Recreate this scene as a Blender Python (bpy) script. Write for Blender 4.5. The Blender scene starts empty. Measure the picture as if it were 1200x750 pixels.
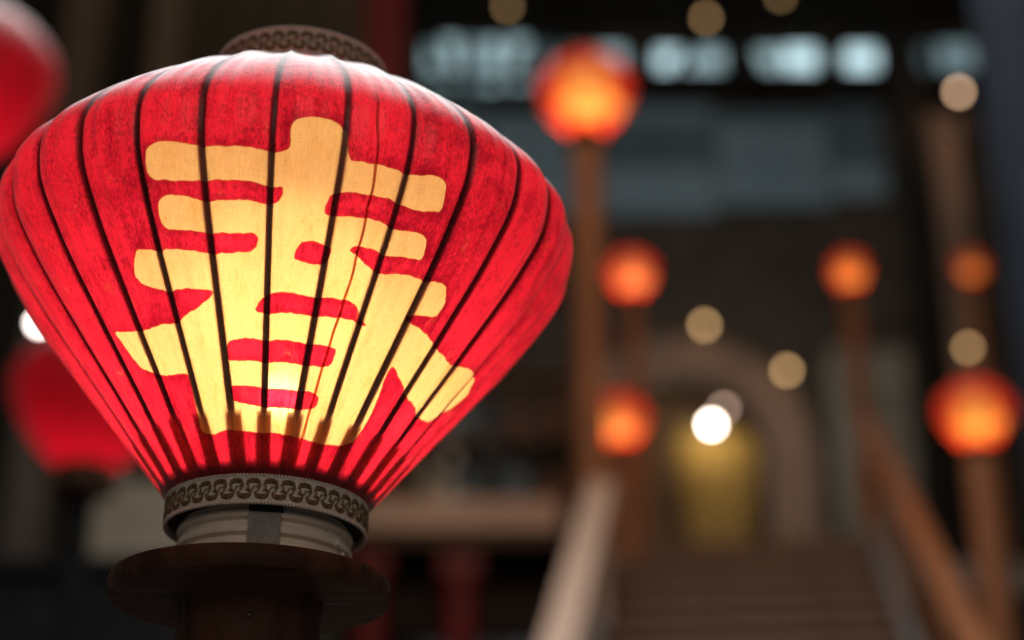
import bpy, bmesh, math, random
import numpy as np
from mathutils import Vector, Matrix

random.seed(7)
PI = math.pi
R = math.radians
scene = bpy.context.scene
COL = scene.collection

# ------------------------------------------------------------------ camera
cam_data = bpy.data.cameras.new('camera')
cam = bpy.data.objects.new('camera', cam_data)
COL.objects.link(cam)
cam.location = (0.0, 0.0, 1.4)
cam.rotation_euler = (R(90 + 24), 0, 0)
cam_data.sensor_width = 36
cam_data.lens = 61.5
cam_data.clip_start = 0.05
cam_data.clip_end = 200
cam_data.dof.use_dof = True
cam_data.dof.focus_distance = 1.075
cam_data.dof.aperture_fstop = 2.55
cam_data.dof.aperture_blades = 0
scene.camera = cam

# ------------------------------------------------------------------ world, daylight from the roof opening, exposure
world = bpy.data.worlds.new('World')
scene.world = world
world.use_nodes = True
wbg = world.node_tree.nodes['Background']
wbg.inputs[0].default_value = (1.0, 0.93, 0.86, 1)
wbg.inputs[1].default_value = 0.07

sky_data = bpy.data.lights.new('roof_light', 'AREA')
sky_data.shape = 'RECTANGLE'
sky_data.size = 4.2
sky_data.size_y = 5.0
sky_data.energy = 165
sky_data.color = (0.93, 0.97, 1.0)
sky_light = bpy.data.objects.new('roof_light', sky_data)
COL.objects.link(sky_light)
sky_light.location = (-0.3, 2.9, 6.3)
sky_light.rotation_euler = (R(-10), 0, 0)

warm_data = bpy.data.lights.new('hall_fill', 'AREA')      # unseen warm area fill added to brighten the stairs and hall
warm_data.shape = 'RECTANGLE'
warm_data.size = 3.0
warm_data.size_y = 1.2
warm_data.energy = 95
warm_data.color = (1.0, 0.72, 0.50)
warm_light = bpy.data.objects.new('hall_fill', warm_data)
COL.objects.link(warm_light)
warm_light.location = (0.6, 4.6, 8.2)
warm_light.rotation_euler = (R(48), 0, 0)

front_fill_data = bpy.data.lights.new('front_fill', 'AREA')      # unseen warm fill added behind the camera to light the lantern's front
front_fill_data.shape = 'RECTANGLE'
front_fill_data.size = 3.2
front_fill_data.size_y = 2.0
front_fill_data.energy = 26
front_fill_data.color = (1.0, 0.84, 0.70)
front_fill = bpy.data.objects.new('front_fill', front_fill_data)
COL.objects.link(front_fill)
front_fill.location = (0.6, -3.2, 3.4)
front_fill.rotation_euler = (R(76), 0, 0)

vs = scene.view_settings
vs.view_transform = 'Standard'
vs.look = 'None'
vs.gamma = 1
vs.use_curve_mapping = False
vs.exposure = 0.0
scene.cycles.use_denoising = True
scene.cycles.sample_clamp_indirect = 6.0
scene.cycles.max_bounces = 10
scene.cycles.transmission_bounces = 8
scene.cycles.use_adaptive_sampling = False

# ------------------------------------------------------------------ helpers
def tag(o, label=None, cat=None, group=None, kind=None):
    if label: o['label'] = label
    if cat: o['category'] = cat
    if group: o['group'] = group
    if kind: o['kind'] = kind
    return o

def empty(name, loc=(0, 0, 0), rot=(0, 0, 0)):
    o = bpy.data.objects.new(name, None)
    o.empty_display_size = 0.05
    o.location = loc
    o.rotation_euler = rot
    COL.objects.link(o)
    return o

def link(name, me, mat=None, parent=None, loc=None, rot=None):
    o = bpy.data.objects.new(name, me)
    if mat and not me.materials: me.materials.append(mat)
    if parent: o.parent = parent
    if loc: o.location = loc
    if rot: o.rotation_euler = rot
    COL.objects.link(o)
    return o

def mesh(name, verts, faces, smooth=False):
    me = bpy.data.meshes.new(name)
    me.from_pydata([tuple(map(float, v)) for v in verts], [], faces)
    if smooth:
        me.polygons.foreach_set('use_smooth', [True] * len(me.polygons))
    me.update()
    return me

def lathe(prof, n=64, smooth=True, close=False):
    """surface of revolution of (radius, z) points about the z axis"""
    V, Fc = [], []
    m = len(prof)
    for r, z in prof:
        for i in range(n):
            a = 2 * PI * i / n
            V.append((r * math.sin(a), -r * math.cos(a), z))
    for j in range(m if close else m - 1):
        for i in range(n):
            k = (i + 1) % n
            j2 = (j + 1) % m
            Fc.append((j * n + i, j * n + k, j2 * n + k, j2 * n + i))
    me = mesh('lathe', V, Fc)
    if smooth:
        for p in me.polygons: p.use_smooth = True
        try: me.set_sharp_from_angle(angle=R(38))
        except Exception: pass
    return me

def box_mesh(sx, sy, sz, bevel=0.0, centre=(0, 0, 0)):
    bm = bmesh.new()
    bmesh.ops.create_cube(bm, size=1)
    bmesh.ops.scale(bm, vec=(sx, sy, sz), verts=bm.verts)
    bmesh.ops.translate(bm, vec=centre, verts=bm.verts)
    if bevel > 0:
        bmesh.ops.bevel(bm, geom=list(bm.edges), offset=bevel, segments=2, affect='EDGES', profile=0.7)
    me = bpy.data.meshes.new('box')
    bm.to_mesh(me); bm.free()
    return me

def slab(name, x0, x1, y0, y1, z0, z1, mat, parent=None, bevel=0.01):
    """box between two corners; origin at its base centre"""
    me = box_mesh(x1 - x0, y1 - y0, z1 - z0, bevel, (0, 0, (z1 - z0) / 2))
    return link(name, me, mat, parent, ((x0 + x1) / 2, (y0 + y1) / 2, z0))

def bar_mesh(p, q, w, h, bevel=0.006):
    """straight bar from p to q, w wide (sideways), h high"""
    p, q = Vector(p), Vector(q)
    d = q - p
    me = box_mesh(w, d.length, h, bevel)
    side = d.cross(Vector((0, 0, 1)))
    side.normalize()
    up = side.cross(d.normalized())
    M = Matrix((side, d.normalized(), up)).transposed().to_4x4()
    me.transform(Matrix.Translation((p + q) / 2) @ M)
    return me

def sphere_mesh(r, n=24, zs=1.0):
    bm = bmesh.new()
    bmesh.ops.create_uvsphere(bm, u_segments=n, v_segments=n // 2, radius=r)
    bmesh.ops.scale(bm, vec=(1, 1, zs), verts=bm.verts)
    me = bpy.data.meshes.new('sphere')
    bm.to_mesh(me); bm.free()
    for p in me.polygons: p.use_smooth = True
    return me

# ------------------------------------------------------------------ materials
def new_mat(name):
    m = bpy.data.materials.new(name)
    m.use_nodes = True
    nt = m.node_tree
    nt.nodes.clear()
    out = nt.nodes.new('ShaderNodeOutputMaterial')
    return m, nt, out

def N(nt, t, **kw):
    n = nt.nodes.new('ShaderNode' + t)
    for k, v in kw.items(): setattr(n, k, v)
    return n

def math_node(nt, op, a, b=None, clamp=False):
    n = N(nt, 'Math', operation=op, use_clamp=clamp)
    for i, v in enumerate((a, b)):
        if v is None: continue
        if isinstance(v, (int, float)): n.inputs[i].default_value = v
        else: nt.links.new(v, n.inputs[i])
    return n.outputs[0]

def mix_col(nt, fac, a, b, blend='MIX'):
    n = N(nt, 'Mix', data_type='RGBA', blend_type=blend)
    for sock, v in ((n.inputs[0], fac), (n.inputs[6], a), (n.inputs[7], b)):
        if isinstance(v, (int, float)): sock.default_value = v
        elif isinstance(v, tuple): sock.default_value = (*v[:3], 1)
        else: nt.links.new(v, sock)
    return n.outputs[2]

def map_range(nt, v, a, b, c=0.0, d=1.0, smooth=True):
    n = N(nt, 'MapRange', interpolation_type='SMOOTHSTEP' if smooth else 'LINEAR')
    nt.links.new(v, n.inputs[0])
    for i, x in zip((1, 2, 3, 4), (a, b, c, d)): n.inputs[i].default_value = x
    return n.outputs[0]

def noise(nt, vec, scale, detail=4, rough=0.55, stretch=None):
    if stretch:
        mp = N(nt, 'Mapping')
        mp.inputs['Scale'].default_value = stretch
        nt.links.new(vec, mp.inputs['Vector'])
        vec = mp.outputs[0]
    n = N(nt, 'TexNoise')
    nt.links.new(vec, n.inputs['Vector'])
    n.inputs['Scale'].default_value = scale
    n.inputs['Detail'].default_value = detail
    n.inputs['Roughness'].default_value = rough
    return n.outputs['Fac']

def surface(name, c1, c2, scale=6, rough=0.6, stretch=None, bump=0.2, metal=0.0, spec=0.4, detail=6, bump_dist=0.004):
    """two-tone weathered surface: colour grain, roughness wear and fine relief"""
    m, nt, out = new_mat(name)
    tc = N(nt, 'TexCoord').outputs['Object']
    f = map_range(nt, noise(nt, tc, scale, detail, 0.6, stretch), 0.3, 0.72)
    b = N(nt, 'BsdfPrincipled')
    nt.links.new(mix_col(nt, f, c1, c2), b.inputs['Base Color'])
    f2 = noise(nt, tc, scale * 3.1, 5, 0.65, stretch)
    nt.links.new(map_range(nt, f2, 0.2, 0.8, rough - 0.12, min(rough + 0.15, 1)), b.inputs['Roughness'])
    b.inputs['Metallic'].default_value = metal
    b.inputs['Specular IOR Level'].default_value = spec
    bp = N(nt, 'Bump')
    bp.inputs['Strength'].default_value = bump
    bp.inputs['Distance'].default_value = bump_dist
    nt.links.new(f2, bp.inputs['Height'])
    nt.links.new(bp.outputs[0], b.inputs['Normal'])
    nt.links.new(b.outputs[0], out.inputs[0])
    return m

def glow(name, col, strength):
    """the glass of a lit bulb"""
    m, nt, out = new_mat(name)
    e = N(nt, 'Emission')
    e.inputs[0].default_value = (*col, 1)
    e.inputs[1].default_value = strength
    nt.links.new(e.outputs[0], out.inputs[0])
    return m

def shade_material(name, forward=0.05, grow=0.0, cloth_a=(0.98, 0.75, 0.41), cloth_b=(0.95, 0.58, 0.20), red_a=(0.90, 0.026, 0.100), red_b=(0.32, 0.002, 0.030)):
    """oiled cloth: bare cream weave where the strokes are, red paint around them, satin varnish on top"""
    m, nt, out = new_mat(name)
    uv = N(nt, 'UVMap').outputs[0]                  # metres round the cloth, metres up the cloth
    pr = N(nt, 'Attribute', attribute_name='print').outputs['Fac']   # mm inside (+) or outside (-) the strokes
    if grow: pr = math_node(nt, 'ADD', pr, grow)
    jit = math_node(nt, 'SUBTRACT', noise(nt, uv, 260, 3, 0.6), 0.5)
    wob = math_node(nt, 'SUBTRACT', noise(nt, uv, 60, 3, 0.6), 0.5)
    edge = math_node(nt, 'ADD', math_node(nt, 'ADD', pr, math_node(nt, 'MULTIPLY', jit, 1.5)), math_node(nt, 'MULTIPLY', wob, 1.2))
    bare = map_range(nt, edge, -0.30, 0.30)
    # paint density
    big = noise(nt, uv, 26, 5, 0.62)
    mid = noise(nt, uv, 120, 6, 0.7, (1.0, 0.55, 1.0))
    fine = noise(nt, uv, 900, 3, 0.6, (1.0, 0.35, 1.0))
    dens = math_node(nt, 'ADD', math_node(nt, 'MULTIPLY', big, 0.70), math_node(nt, 'MULTIPLY', mid, 0.8))
    dens = math_node(nt, 'ADD', dens, math_node(nt, 'MULTIPLY', math_node(nt, 'SUBTRACT', fine, 0.5), 1.0))
    brush = map_range(nt, pr, -8.0, -1.0, 0.0, 0.14)
    dens = math_node(nt, 'ADD', dens, brush)
    # every panel between two ribs took the paint a little differently
    sp = N(nt, 'SeparateXYZ'); nt.links.new(uv, sp.inputs[0])
    pan = math_node(nt, 'FLOOR', math_node(nt, 'ADD', math_node(nt, 'MULTIPLY', sp.outputs[0], 28 / (2 * PI * 0.165)), -4.3 / 360 * 28))
    wn = N(nt, 'TexWhiteNoise', noise_dimensions='1D'); nt.links.new(pan, wn.inputs['W'])
    dens = math_node(nt, 'ADD', dens, math_node(nt, 'MULTIPLY', math_node(nt, 'SUBTRACT', wn.outputs['Value'], 0.5), 0.16))
    # long upright brush drags
    drag = noise(nt, uv, 1.0, 4, 0.65, (210, 16, 1))
    dens = math_node(nt, 'ADD', dens, math_node(nt, 'MULTIPLY', math_node(nt, 'SUBTRACT', drag, 0.5), 0.55))
    d = map_range(nt, dens, 0.54, 1.15)
    red = mix_col(nt, d, red_a, red_b)
    # pin-holes and crackle where the paint has flaked
    vor = N(nt, 'TexVoronoi', feature='DISTANCE_TO_EDGE')
    mp = N(nt, 'Mapping'); mp.inputs['Scale'].default_value = (1.0, 0.38, 1.0)
    warp = N(nt, 'TexNoise'); nt.links.new(uv, warp.inputs['Vector']); warp.inputs['Scale'].default_value = 90
    wv = N(nt, 'VectorMath', operation='MULTIPLY_ADD')
    nt.links.new(warp.outputs['Color'], wv.inputs[0]); wv.inputs[1].default_value = (0.012, 0.012, 0); nt.links.new(uv, wv.inputs[2])
    nt.links.new(wv.outputs[0], mp.inputs['Vector']); nt.links.new(mp.outputs[0], vor.inputs['Vector'])
    vor.inputs['Scale'].default_value = 85
    crack = map_range(nt, vor.outputs['Distance'], 0.004, 0.026, 1.0, 0.0)
    where = map_range(nt, noise(nt, uv, 40, 4, 0.7), 0.50, 0.70)
    crack = math_node(nt, 'MULTIPLY', math_node(nt, 'MULTIPLY', crack, where), 0.38)
    red = mix_col(nt, crack, red, (0.97, 0.26, 0.15))
    # bare cloth with faint stains and threads
    stain = map_range(nt, noise(nt, uv, 75, 6, 0.75, (1.0, 0.6, 1.0)), 0.46, 0.78)
    cloth = mix_col(nt, math_node(nt, 'MULTIPLY', stain, 0.85), cloth_a, cloth_b)
    fleck = map_range(nt, noise(nt, uv, 330, 2, 0.5), 0.70, 0.76)
    cloth = mix_col(nt, math_node(nt, 'MULTIPLY', fleck, 0.5), cloth, (0.75, 0.30, 0.08))
    col = mix_col(nt, bare, red, cloth)
    bead = map_range(nt, math_node(nt, 'ABSOLUTE', math_node(nt, 'ADD', edge, 0.35)), 0.15, 0.75, 0.55, 0.0)   # paint gathers along the stroke edge
    col = mix_col(nt, bead, col, (0.55, 0.035, 0.030))
    # weave: fine upright and level threads
    th1 = noise(nt, uv, 1.0, 2, 0.5, (1500, 130, 1))
    th2 = noise(nt, uv, 1.0, 2, 0.5, (130, 1300, 1))
    weave = math_node(nt, 'ADD', math_node(nt, 'MULTIPLY', th1, 0.62), math_node(nt, 'MULTIPLY', th2, 0.38))
    wf = map_range(nt, weave, 0.30, 0.70, 0.82, 1.08, smooth=False)
    wc = N(nt, 'CombineColor'); [nt.links.new(wf, wc.inputs[i]) for i in range(3)]
    col = mix_col(nt, 1.0, col, wc.outputs[0], 'MULTIPLY')
    bp = N(nt, 'Bump'); bp.inputs['Strength'].default_value = 0.35; bp.inputs['Distance'].default_value = 0.0006
    hh = math_node(nt, 'ADD', weave, math_node(nt, 'MULTIPLY', noise(nt, uv, 45, 3, 0.5), 3.0))
    nt.links.new(hh, bp.inputs['Height'])
    tr = N(nt, 'BsdfTranslucent'); nt.links.new(col, tr.inputs[0])
    df = N(nt, 'BsdfDiffuse'); nt.links.new(col, df.inputs[0]); nt.links.new(bp.outputs[0], df.inputs['Normal'])
    m1 = N(nt, 'MixShader'); m1.inputs[0].default_value = 0.11
    nt.links.new(tr.outputs[0], m1.inputs[1]); nt.links.new(df.outputs[0], m1.inputs[2])
    last = m1.outputs[0]
    if forward > 0:                                  # light that slips straight through the weave
        rf = N(nt, 'BsdfRefraction'); nt.links.new(col, rf.inputs[0])
        rf.inputs['Roughness'].default_value = 0.62; rf.inputs['IOR'].default_value = 1.18
        m2 = N(nt, 'MixShader'); m2.inputs[0].default_value = forward
        nt.links.new(last, m2.inputs[1]); nt.links.new(rf.outputs[0], m2.inputs[2])
        last = m2.outputs[0]
    gl = N(nt, 'BsdfGlossy'); gl.inputs['Roughness'].default_value = 0.40
    nt.links.new(bp.outputs[0], gl.inputs['Normal'])
    fr = N(nt, 'Fresnel'); fr.inputs['IOR'].default_value = 1.5
    nt.links.new(bp.outputs[0], fr.inputs['Normal'])
    m3 = N(nt, 'MixShader')
    geo = N(nt, 'NewGeometry')                        # the varnish is on the outside of the cloth only
    coat = math_node(nt, 'MULTIPLY', fr.outputs[0], math_node(nt, 'SUBTRACT', 1.0, geo.outputs['Backfacing']))
    nt.links.new(coat, m3.inputs[0])
    nt.links.new(last, m3.inputs[1]); nt.links.new(gl.outputs[0], m3.inputs[2])
    nt.links.new(m3.outputs[0], out.inputs[0])
    return m

def translucent_mat(name, col, mixf=0.7, clear=0.0):
    m, nt, out = new_mat(name)
    tc = N(nt, 'TexCoord').outputs['Object']
    f = noise(nt, tc, 300, 3)
    c = mix_col(nt, f, tuple(x * 0.8 for x in col), col)
    tr = N(nt, 'BsdfTranslucent'); nt.links.new(c, tr.inputs[0])
    df = N(nt, 'BsdfDiffuse'); nt.links.new(c, df.inputs[0])
    mx = N(nt, 'MixShader'); mx.inputs[0].default_value = mixf
    nt.links.new(df.outputs[0], mx.inputs[1]); nt.links.new(tr.outputs[0], mx.inputs[2])
    last = mx.outputs[0]
    if clear:
        tp = N(nt, 'BsdfTransparent'); tp.inputs[0].default_value = (*col, 1)
        m2 = N(nt, 'MixShader'); nt.links.new(map_range(nt, noise(nt, tc, 150, 4, 0.7), 0.35, 0.65, max(clear - 0.45, clear * 0.4), clear), m2.inputs[0])
        nt.links.new(last, m2.inputs[1]); nt.links.new(tp.outputs[0], m2.inputs[2])
        last = m2.outputs[0]
    nt.links.new(last, out.inputs[0])
    return m

MAT = dict(
    shade=shade_material('painted_cloth', 0.06),
    rib=surface('dark_bamboo', (0.020, 0.010, 0.006), (0.045, 0.022, 0.012), 80, 0.55, (1, 1, 0.1), 0.2),
    sleeve=translucent_mat('horn_plastic', (0.80, 0.46, 0.14), 0.75, 0.16),
    seam=translucent_mat('seam_glue', (0.72, 0.34, 0.12), 0.8, 0.85),
    braid=surface('cream_braid', (0.64, 0.54, 0.46), (0.86, 0.76, 0.67), 420, 0.85, None, 0.9, 0, 0.1, 3, 0.0012),
    thread=surface('brown_thread', (0.11, 0.065, 0.030), (0.25, 0.16, 0.075), 380, 0.75, None, 0.9, 0, 0.2, 3, 0.001),
    olive=surface('olive_thread', (0.16, 0.13, 0.06), (0.26, 0.21, 0.10), 380, 0.8),
    collar=surface('white_plastic', (0.66, 0.55, 0.45), (0.80, 0.68, 0.57), 60, 0.42, None, 0.08),
    tab=surface('grey_tape', (0.17, 0.155, 0.135), (0.24, 0.22, 0.19), 90, 0.5, None, 0.1),
    black=surface('black_inside', (0.010, 0.008, 0.008), (0.02, 0.016, 0.014), 60, 0.7),
    darkwood=surface('dark_stained_wood', (0.034, 0.012, 0.006), (0.085, 0.034, 0.017), 14, 0.55, (1, 7, 1), 0.25, 0, 0.16),
    postwood=surface('brown_timber', (0.29, 0.105, 0.040), (0.43, 0.175, 0.072), 5, 0.6, (7, 7, 0.6), 0.3),
    palewood=surface('pale_painted_timber', (0.64, 0.46, 0.36), (0.80, 0.60, 0.48), 6, 0.55, (6, 1, 6), 0.2),
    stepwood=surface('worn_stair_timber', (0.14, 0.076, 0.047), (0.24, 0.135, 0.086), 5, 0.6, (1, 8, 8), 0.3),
    greymetal=surface('grey_painted_steel', (0.26, 0.29, 0.30), (0.36, 0.39, 0.40), 8, 0.5, None, 0.1),
    steel=surface('slate_painted_steel', (0.022, 0.031, 0.046), (0.040, 0.055, 0.080), 6, 0.42, None, 0.1),
    wall=surface('brown_grey_render', (0.066, 0.060, 0.054), (0.115, 0.106, 0.095), 3, 0.85, None, 0.3, 0, 0.1),
    darkwall=surface('soot_dark_boards', (0.016, 0.014, 0.010), (0.036, 0.030, 0.021), 4, 0.8, (6, 1, 0.6), 0.3, 0, 0.1),
    fascia=surface('blue_grey_cladding', (0.21, 0.40, 0.58), (0.33, 0.54, 0.70), 2.2, 0.5, (1, 1, 3), 0.1),
    fascia_mid=surface('weathered_cladding', (0.15, 0.29, 0.42), (0.25, 0.42, 0.55), 2.2, 0.5, (1, 1, 3), 0.1),
    fascia_dark=surface('dark_cladding', (0.09, 0.17, 0.25), (0.15, 0.26, 0.36), 2.2, 0.5, (1, 1, 3), 0.1),
    frame=surface('black_window_frame', (0.010, 0.010, 0.010), (0.020, 0.020, 0.020), 9, 0.6, None, 0.2, 0, 0.08),
    plaster=surface('pink_plaster', (0.27, 0.195, 0.16), (0.37, 0.275, 0.23), 3, 0.85, None, 0.2, 0, 0.1),
    room=surface('brown_plaster', (0.33, 0.245, 0.19), (0.44, 0.335, 0.26), 3, 0.85, None, 0.2, 0, 0.1),
    ochre=surface('ochre_glow_cloth', (0.55, 0.41, 0.15), (0.66, 0.51, 0.22), 3, 0.8, None, 0.2, 0, 0.1),
    stone=surface('grey_green_stone', (0.24, 0.26, 0.235), (0.36, 0.375, 0.34), 3, 0.8, None, 0.3, 0, 0.1),
    upright=surface('smoked_timber', (0.036, 0.025, 0.016), (0.068, 0.047, 0.030), 5, 0.6, (7, 7, .6), 0.3),
    banner=surface('dark_red_cloth', (0.10, 0.008, 0.010), (0.15, 0.012, 0.014), 30, 0.8),
    red=surface('red_lacquer', (0.16, 0.010, 0.012), (0.26, 0.018, 0.018), 5, 0.45, (5, 5, 0.6), 0.1),
    beige=surface('beige_panel', (0.20, 0.165, 0.115), (0.29, 0.24, 0.17), 3, 0.7, None, 0.1),
    paving=surface('stone_paving', (0.16, 0.15, 0.14), (0.24, 0.225, 0.21), 3, 0.8, None, 0.3),
    brass=surface('lamp_cap_metal', (0.10, 0.085, 0.06), (0.16, 0.13, 0.09), 50, 0.35, None, 0.05, 0.9),
)

def glass_pane(name, col, rough, emit=0.0, emit_col=(1, 1, 1)):
    """window glass; where daylight stands behind it the pane is lit"""
    m, nt, out = new_mat(name)
    tc = N(nt, 'TexCoord').outputs['Object']
    b = N(nt, 'BsdfPrincipled')
    f = noise(nt, tc, 2.2, 4)
    nt.links.new(mix_col(nt, f, tuple(c * 0.75 for c in col), col), b.inputs['Base Color'])
    b.inputs['Roughness'].default_value = rough
    b.inputs['Emission Color'].default_value = (*emit_col, 1)
    if emit:
        nt.links.new(math_node(nt, 'MULTIPLY', map_range(nt, f, 0.25, 0.75, 0.75, 1.2), emit), b.inputs['Emission Strength'])
    nt.links.new(b.outputs[0], out.inputs[0])
    return m

MAT['pane_dark'] = glass_pane('dark_pane', (0.03, 0.035, 0.04), 0.15)
MAT['pane_grey'] = glass_pane('grey_pane', (0.075, 0.08, 0.075), 0.6)
MAT['pane_blue'] = glass_pane('blue_grey_pane', (0.075, 0.11, 0.135), 0.5)

# ------------------------------------------------------------------ the cloth lantern: outline of the shade (radius, height)
PROFILE = [(.0645, .0), (.1001, .0473), (.1366, .0938), (.1722, .1411), (.1918, .1790), (.1860, .2176), (.1333, .2681), (.0595, .3142)]
RIBS = 28
RIB0 = 4.3                                     # degrees: first rib
STEP = 360 / RIBS

def catmull(P, n):
    P = np.asarray(P, float)
    Q = np.vstack([2 * P[0] - P[1], P, 2 * P[-1] - P[-2]])
    t = np.linspace(0, 1, n, endpoint=False)[:, None]
    o = []
    for i in range(len(P) - 1):
        a, b, c, d = Q[i:i + 4]
        o.append(.5 * ((2 * b) + (-a + c) * t + (2 * a - 5 * b + 4 * c - d) * t * t + (-a + 3 * b - 3 * c + d) * t ** 3))
    return np.vstack(o + [P[-1:]])

DENSE = catmull(PROFILE, 100)
ARC = np.concatenate([[0], np.cumsum(np.hypot(*np.diff(DENSE, axis=0).T))])
def prof_at(s):
    return np.stack([np.interp(s, ARC, DENSE[:, 0]), np.interp(s, ARC, DENSE[:, 1])], -1)

# the painted character, traced on the cloth: (degrees round the lantern, millimetres up the cloth)
STROKES= [(7.3,218), (8.2,223), (12.3,226), (15.7,225), (17.6,220), (17.9,208), (18.8,203), (22.9,203), (28.6,203), (35.9,206), (37.8,202), (38.9,189), (38.1,185), (33.9,182), (30.3,185), (24.3,184), (18.0,184), (16.1,182), (15.2,173), (15.4,169), (19.4,169), (25.5,170), (31.0,169), (36.2,169), (38.0,166), (38.9,157), (38.2,153), (33.3,152), (27.4,152), (22.6,152), (21.8,149), (24.0,146), (26.9,141), (31.3,140), (38.8,143), (46.1,146), (48.3,144), (50.2,135), (49.9,126), (48.4,123), (44.8,122), (41.7,120), (43.3,116), (49.1,113), (58.7,107), (63.6,103), (69.1,107), (77.7,112), (82.6,113), (86.6,102), (85.2,88), (76.8,67), (71.3,65), (59.8,70), (49.6,80), (44.7,87), (44.6,77), (45.6,66), (46.2,54), (46.2,44), (45.0,33), (40.3,28), (36.9,27), (27.6,26), (18.4,28), (9.9,29), (-0.4,29), (-10.9,31), (-17.9,28), (-23.3,31), (-23.2,37), (-22.7,50), (-22.5,62), (-22.6,69), (-29.6,69), (-35.1,73), (-39.4,78), (-41.2,87), (-41.9,96), (-43.4,105), (-37.9,102), (-29.0,100), (-20.6,102), (-14.2,108), (-10.3,115), (-9.2,119), (-14.5,120), (-19.8,121), (-25.1,124), (-27.5,127), (-28.8,133), (-27.7,142), (-26.0,148), (-23.7,149), (-18.4,146), (-12.8,143), (-4.9,141), (0.4,141), (1.7,145), (2.1,151), (1.2,153), (-1.4,152), (-6.6,154), (-10.9,155), (-16.8,157), (-18.3,160), (-19.0,167), (-18.3,176), (-16.8,178), (-12.8,177), (-8.9,174), (-4.0,173), (3.7,172), (6.1,174), (6.8,179), (6.5,183), (3.6,183), (-1.0,184), (-6.6,186), (-10.4,186), (-14.3,186), (-18.3,188), (-19.9,194), (-19.9,201), (-19.2,207), (-17.6,210), (-14.3,210), (-8.8,207), (-3.5,205), (0.8,204), (6.0,204), (7.5,205)]
GAP_A= [(11.2,149), (13.3,151), (15.9,151), (17.8,150), (18.1,146), (17.3,139), (14.0,137), (9.9,138), (10.1,143)]
GAP_B= [(3.2,115), (5.3,118), (11.5,117), (18.9,118), (24.6,118), (26.9,116), (30.8,108), (33.0,105), (27.4,107), (19.9,106), (12.0,105), (5.6,105), (1.0,105), (1.9,110)]
GAP_C= [(-7.0,87), (-2.6,88), (4.5,88), (13.0,88), (21.7,88), (24.9,87), (25.3,84), (24.8,76), (21.9,74), (14.0,74), (4.7,74), (-4.6,74), (-7.6,75), (-7.7,83)]
GAP_D= [(-8.1,59), (-0.1,58), (11.8,57), (20.4,58), (23.8,55), (23.6,48), (20.1,46), (9.0,45), (-0.2,46), (-5.7,48), (-7.8,50)]


def signed(px, py, poly):
    """signed distance of points to a polygon, + inside"""
    P = np.asarray(poly, float)
    P = np.stack([np.radians(P[:, 0]) * 165.0, P[:, 1]], -1)
    # soften the corners of the brush strokes
    for _ in range(1):
        Q = np.roll(P, -1, 0)
        P = np.stack([P * .86 + Q * .14, P * .14 + Q * .86], 1).reshape(-1, 2)
    A, B = P, np.roll(P, -1, 0)
    best = np.full(px.shape, 1e9)
    inside = np.zeros(px.shape, bool)
    for (ax, ay), (bx, by) in zip(A, B):
        dx, dy = bx - ax, by - ay
        t = np.clip(((px - ax) * dx + (py - ay) * dy) / (dx * dx + dy * dy + 1e-9), 0, 1)
        best = np.minimum(best, np.hypot(px - ax - t * dx, py - ay - t * dy))
        c = (ay > py) != (by > py)
        inside ^= c & (px < (bx - ax) * (py - ay) / (by - ay + 1e-12) + ax)
    return np.where(inside, best, -best)

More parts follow.
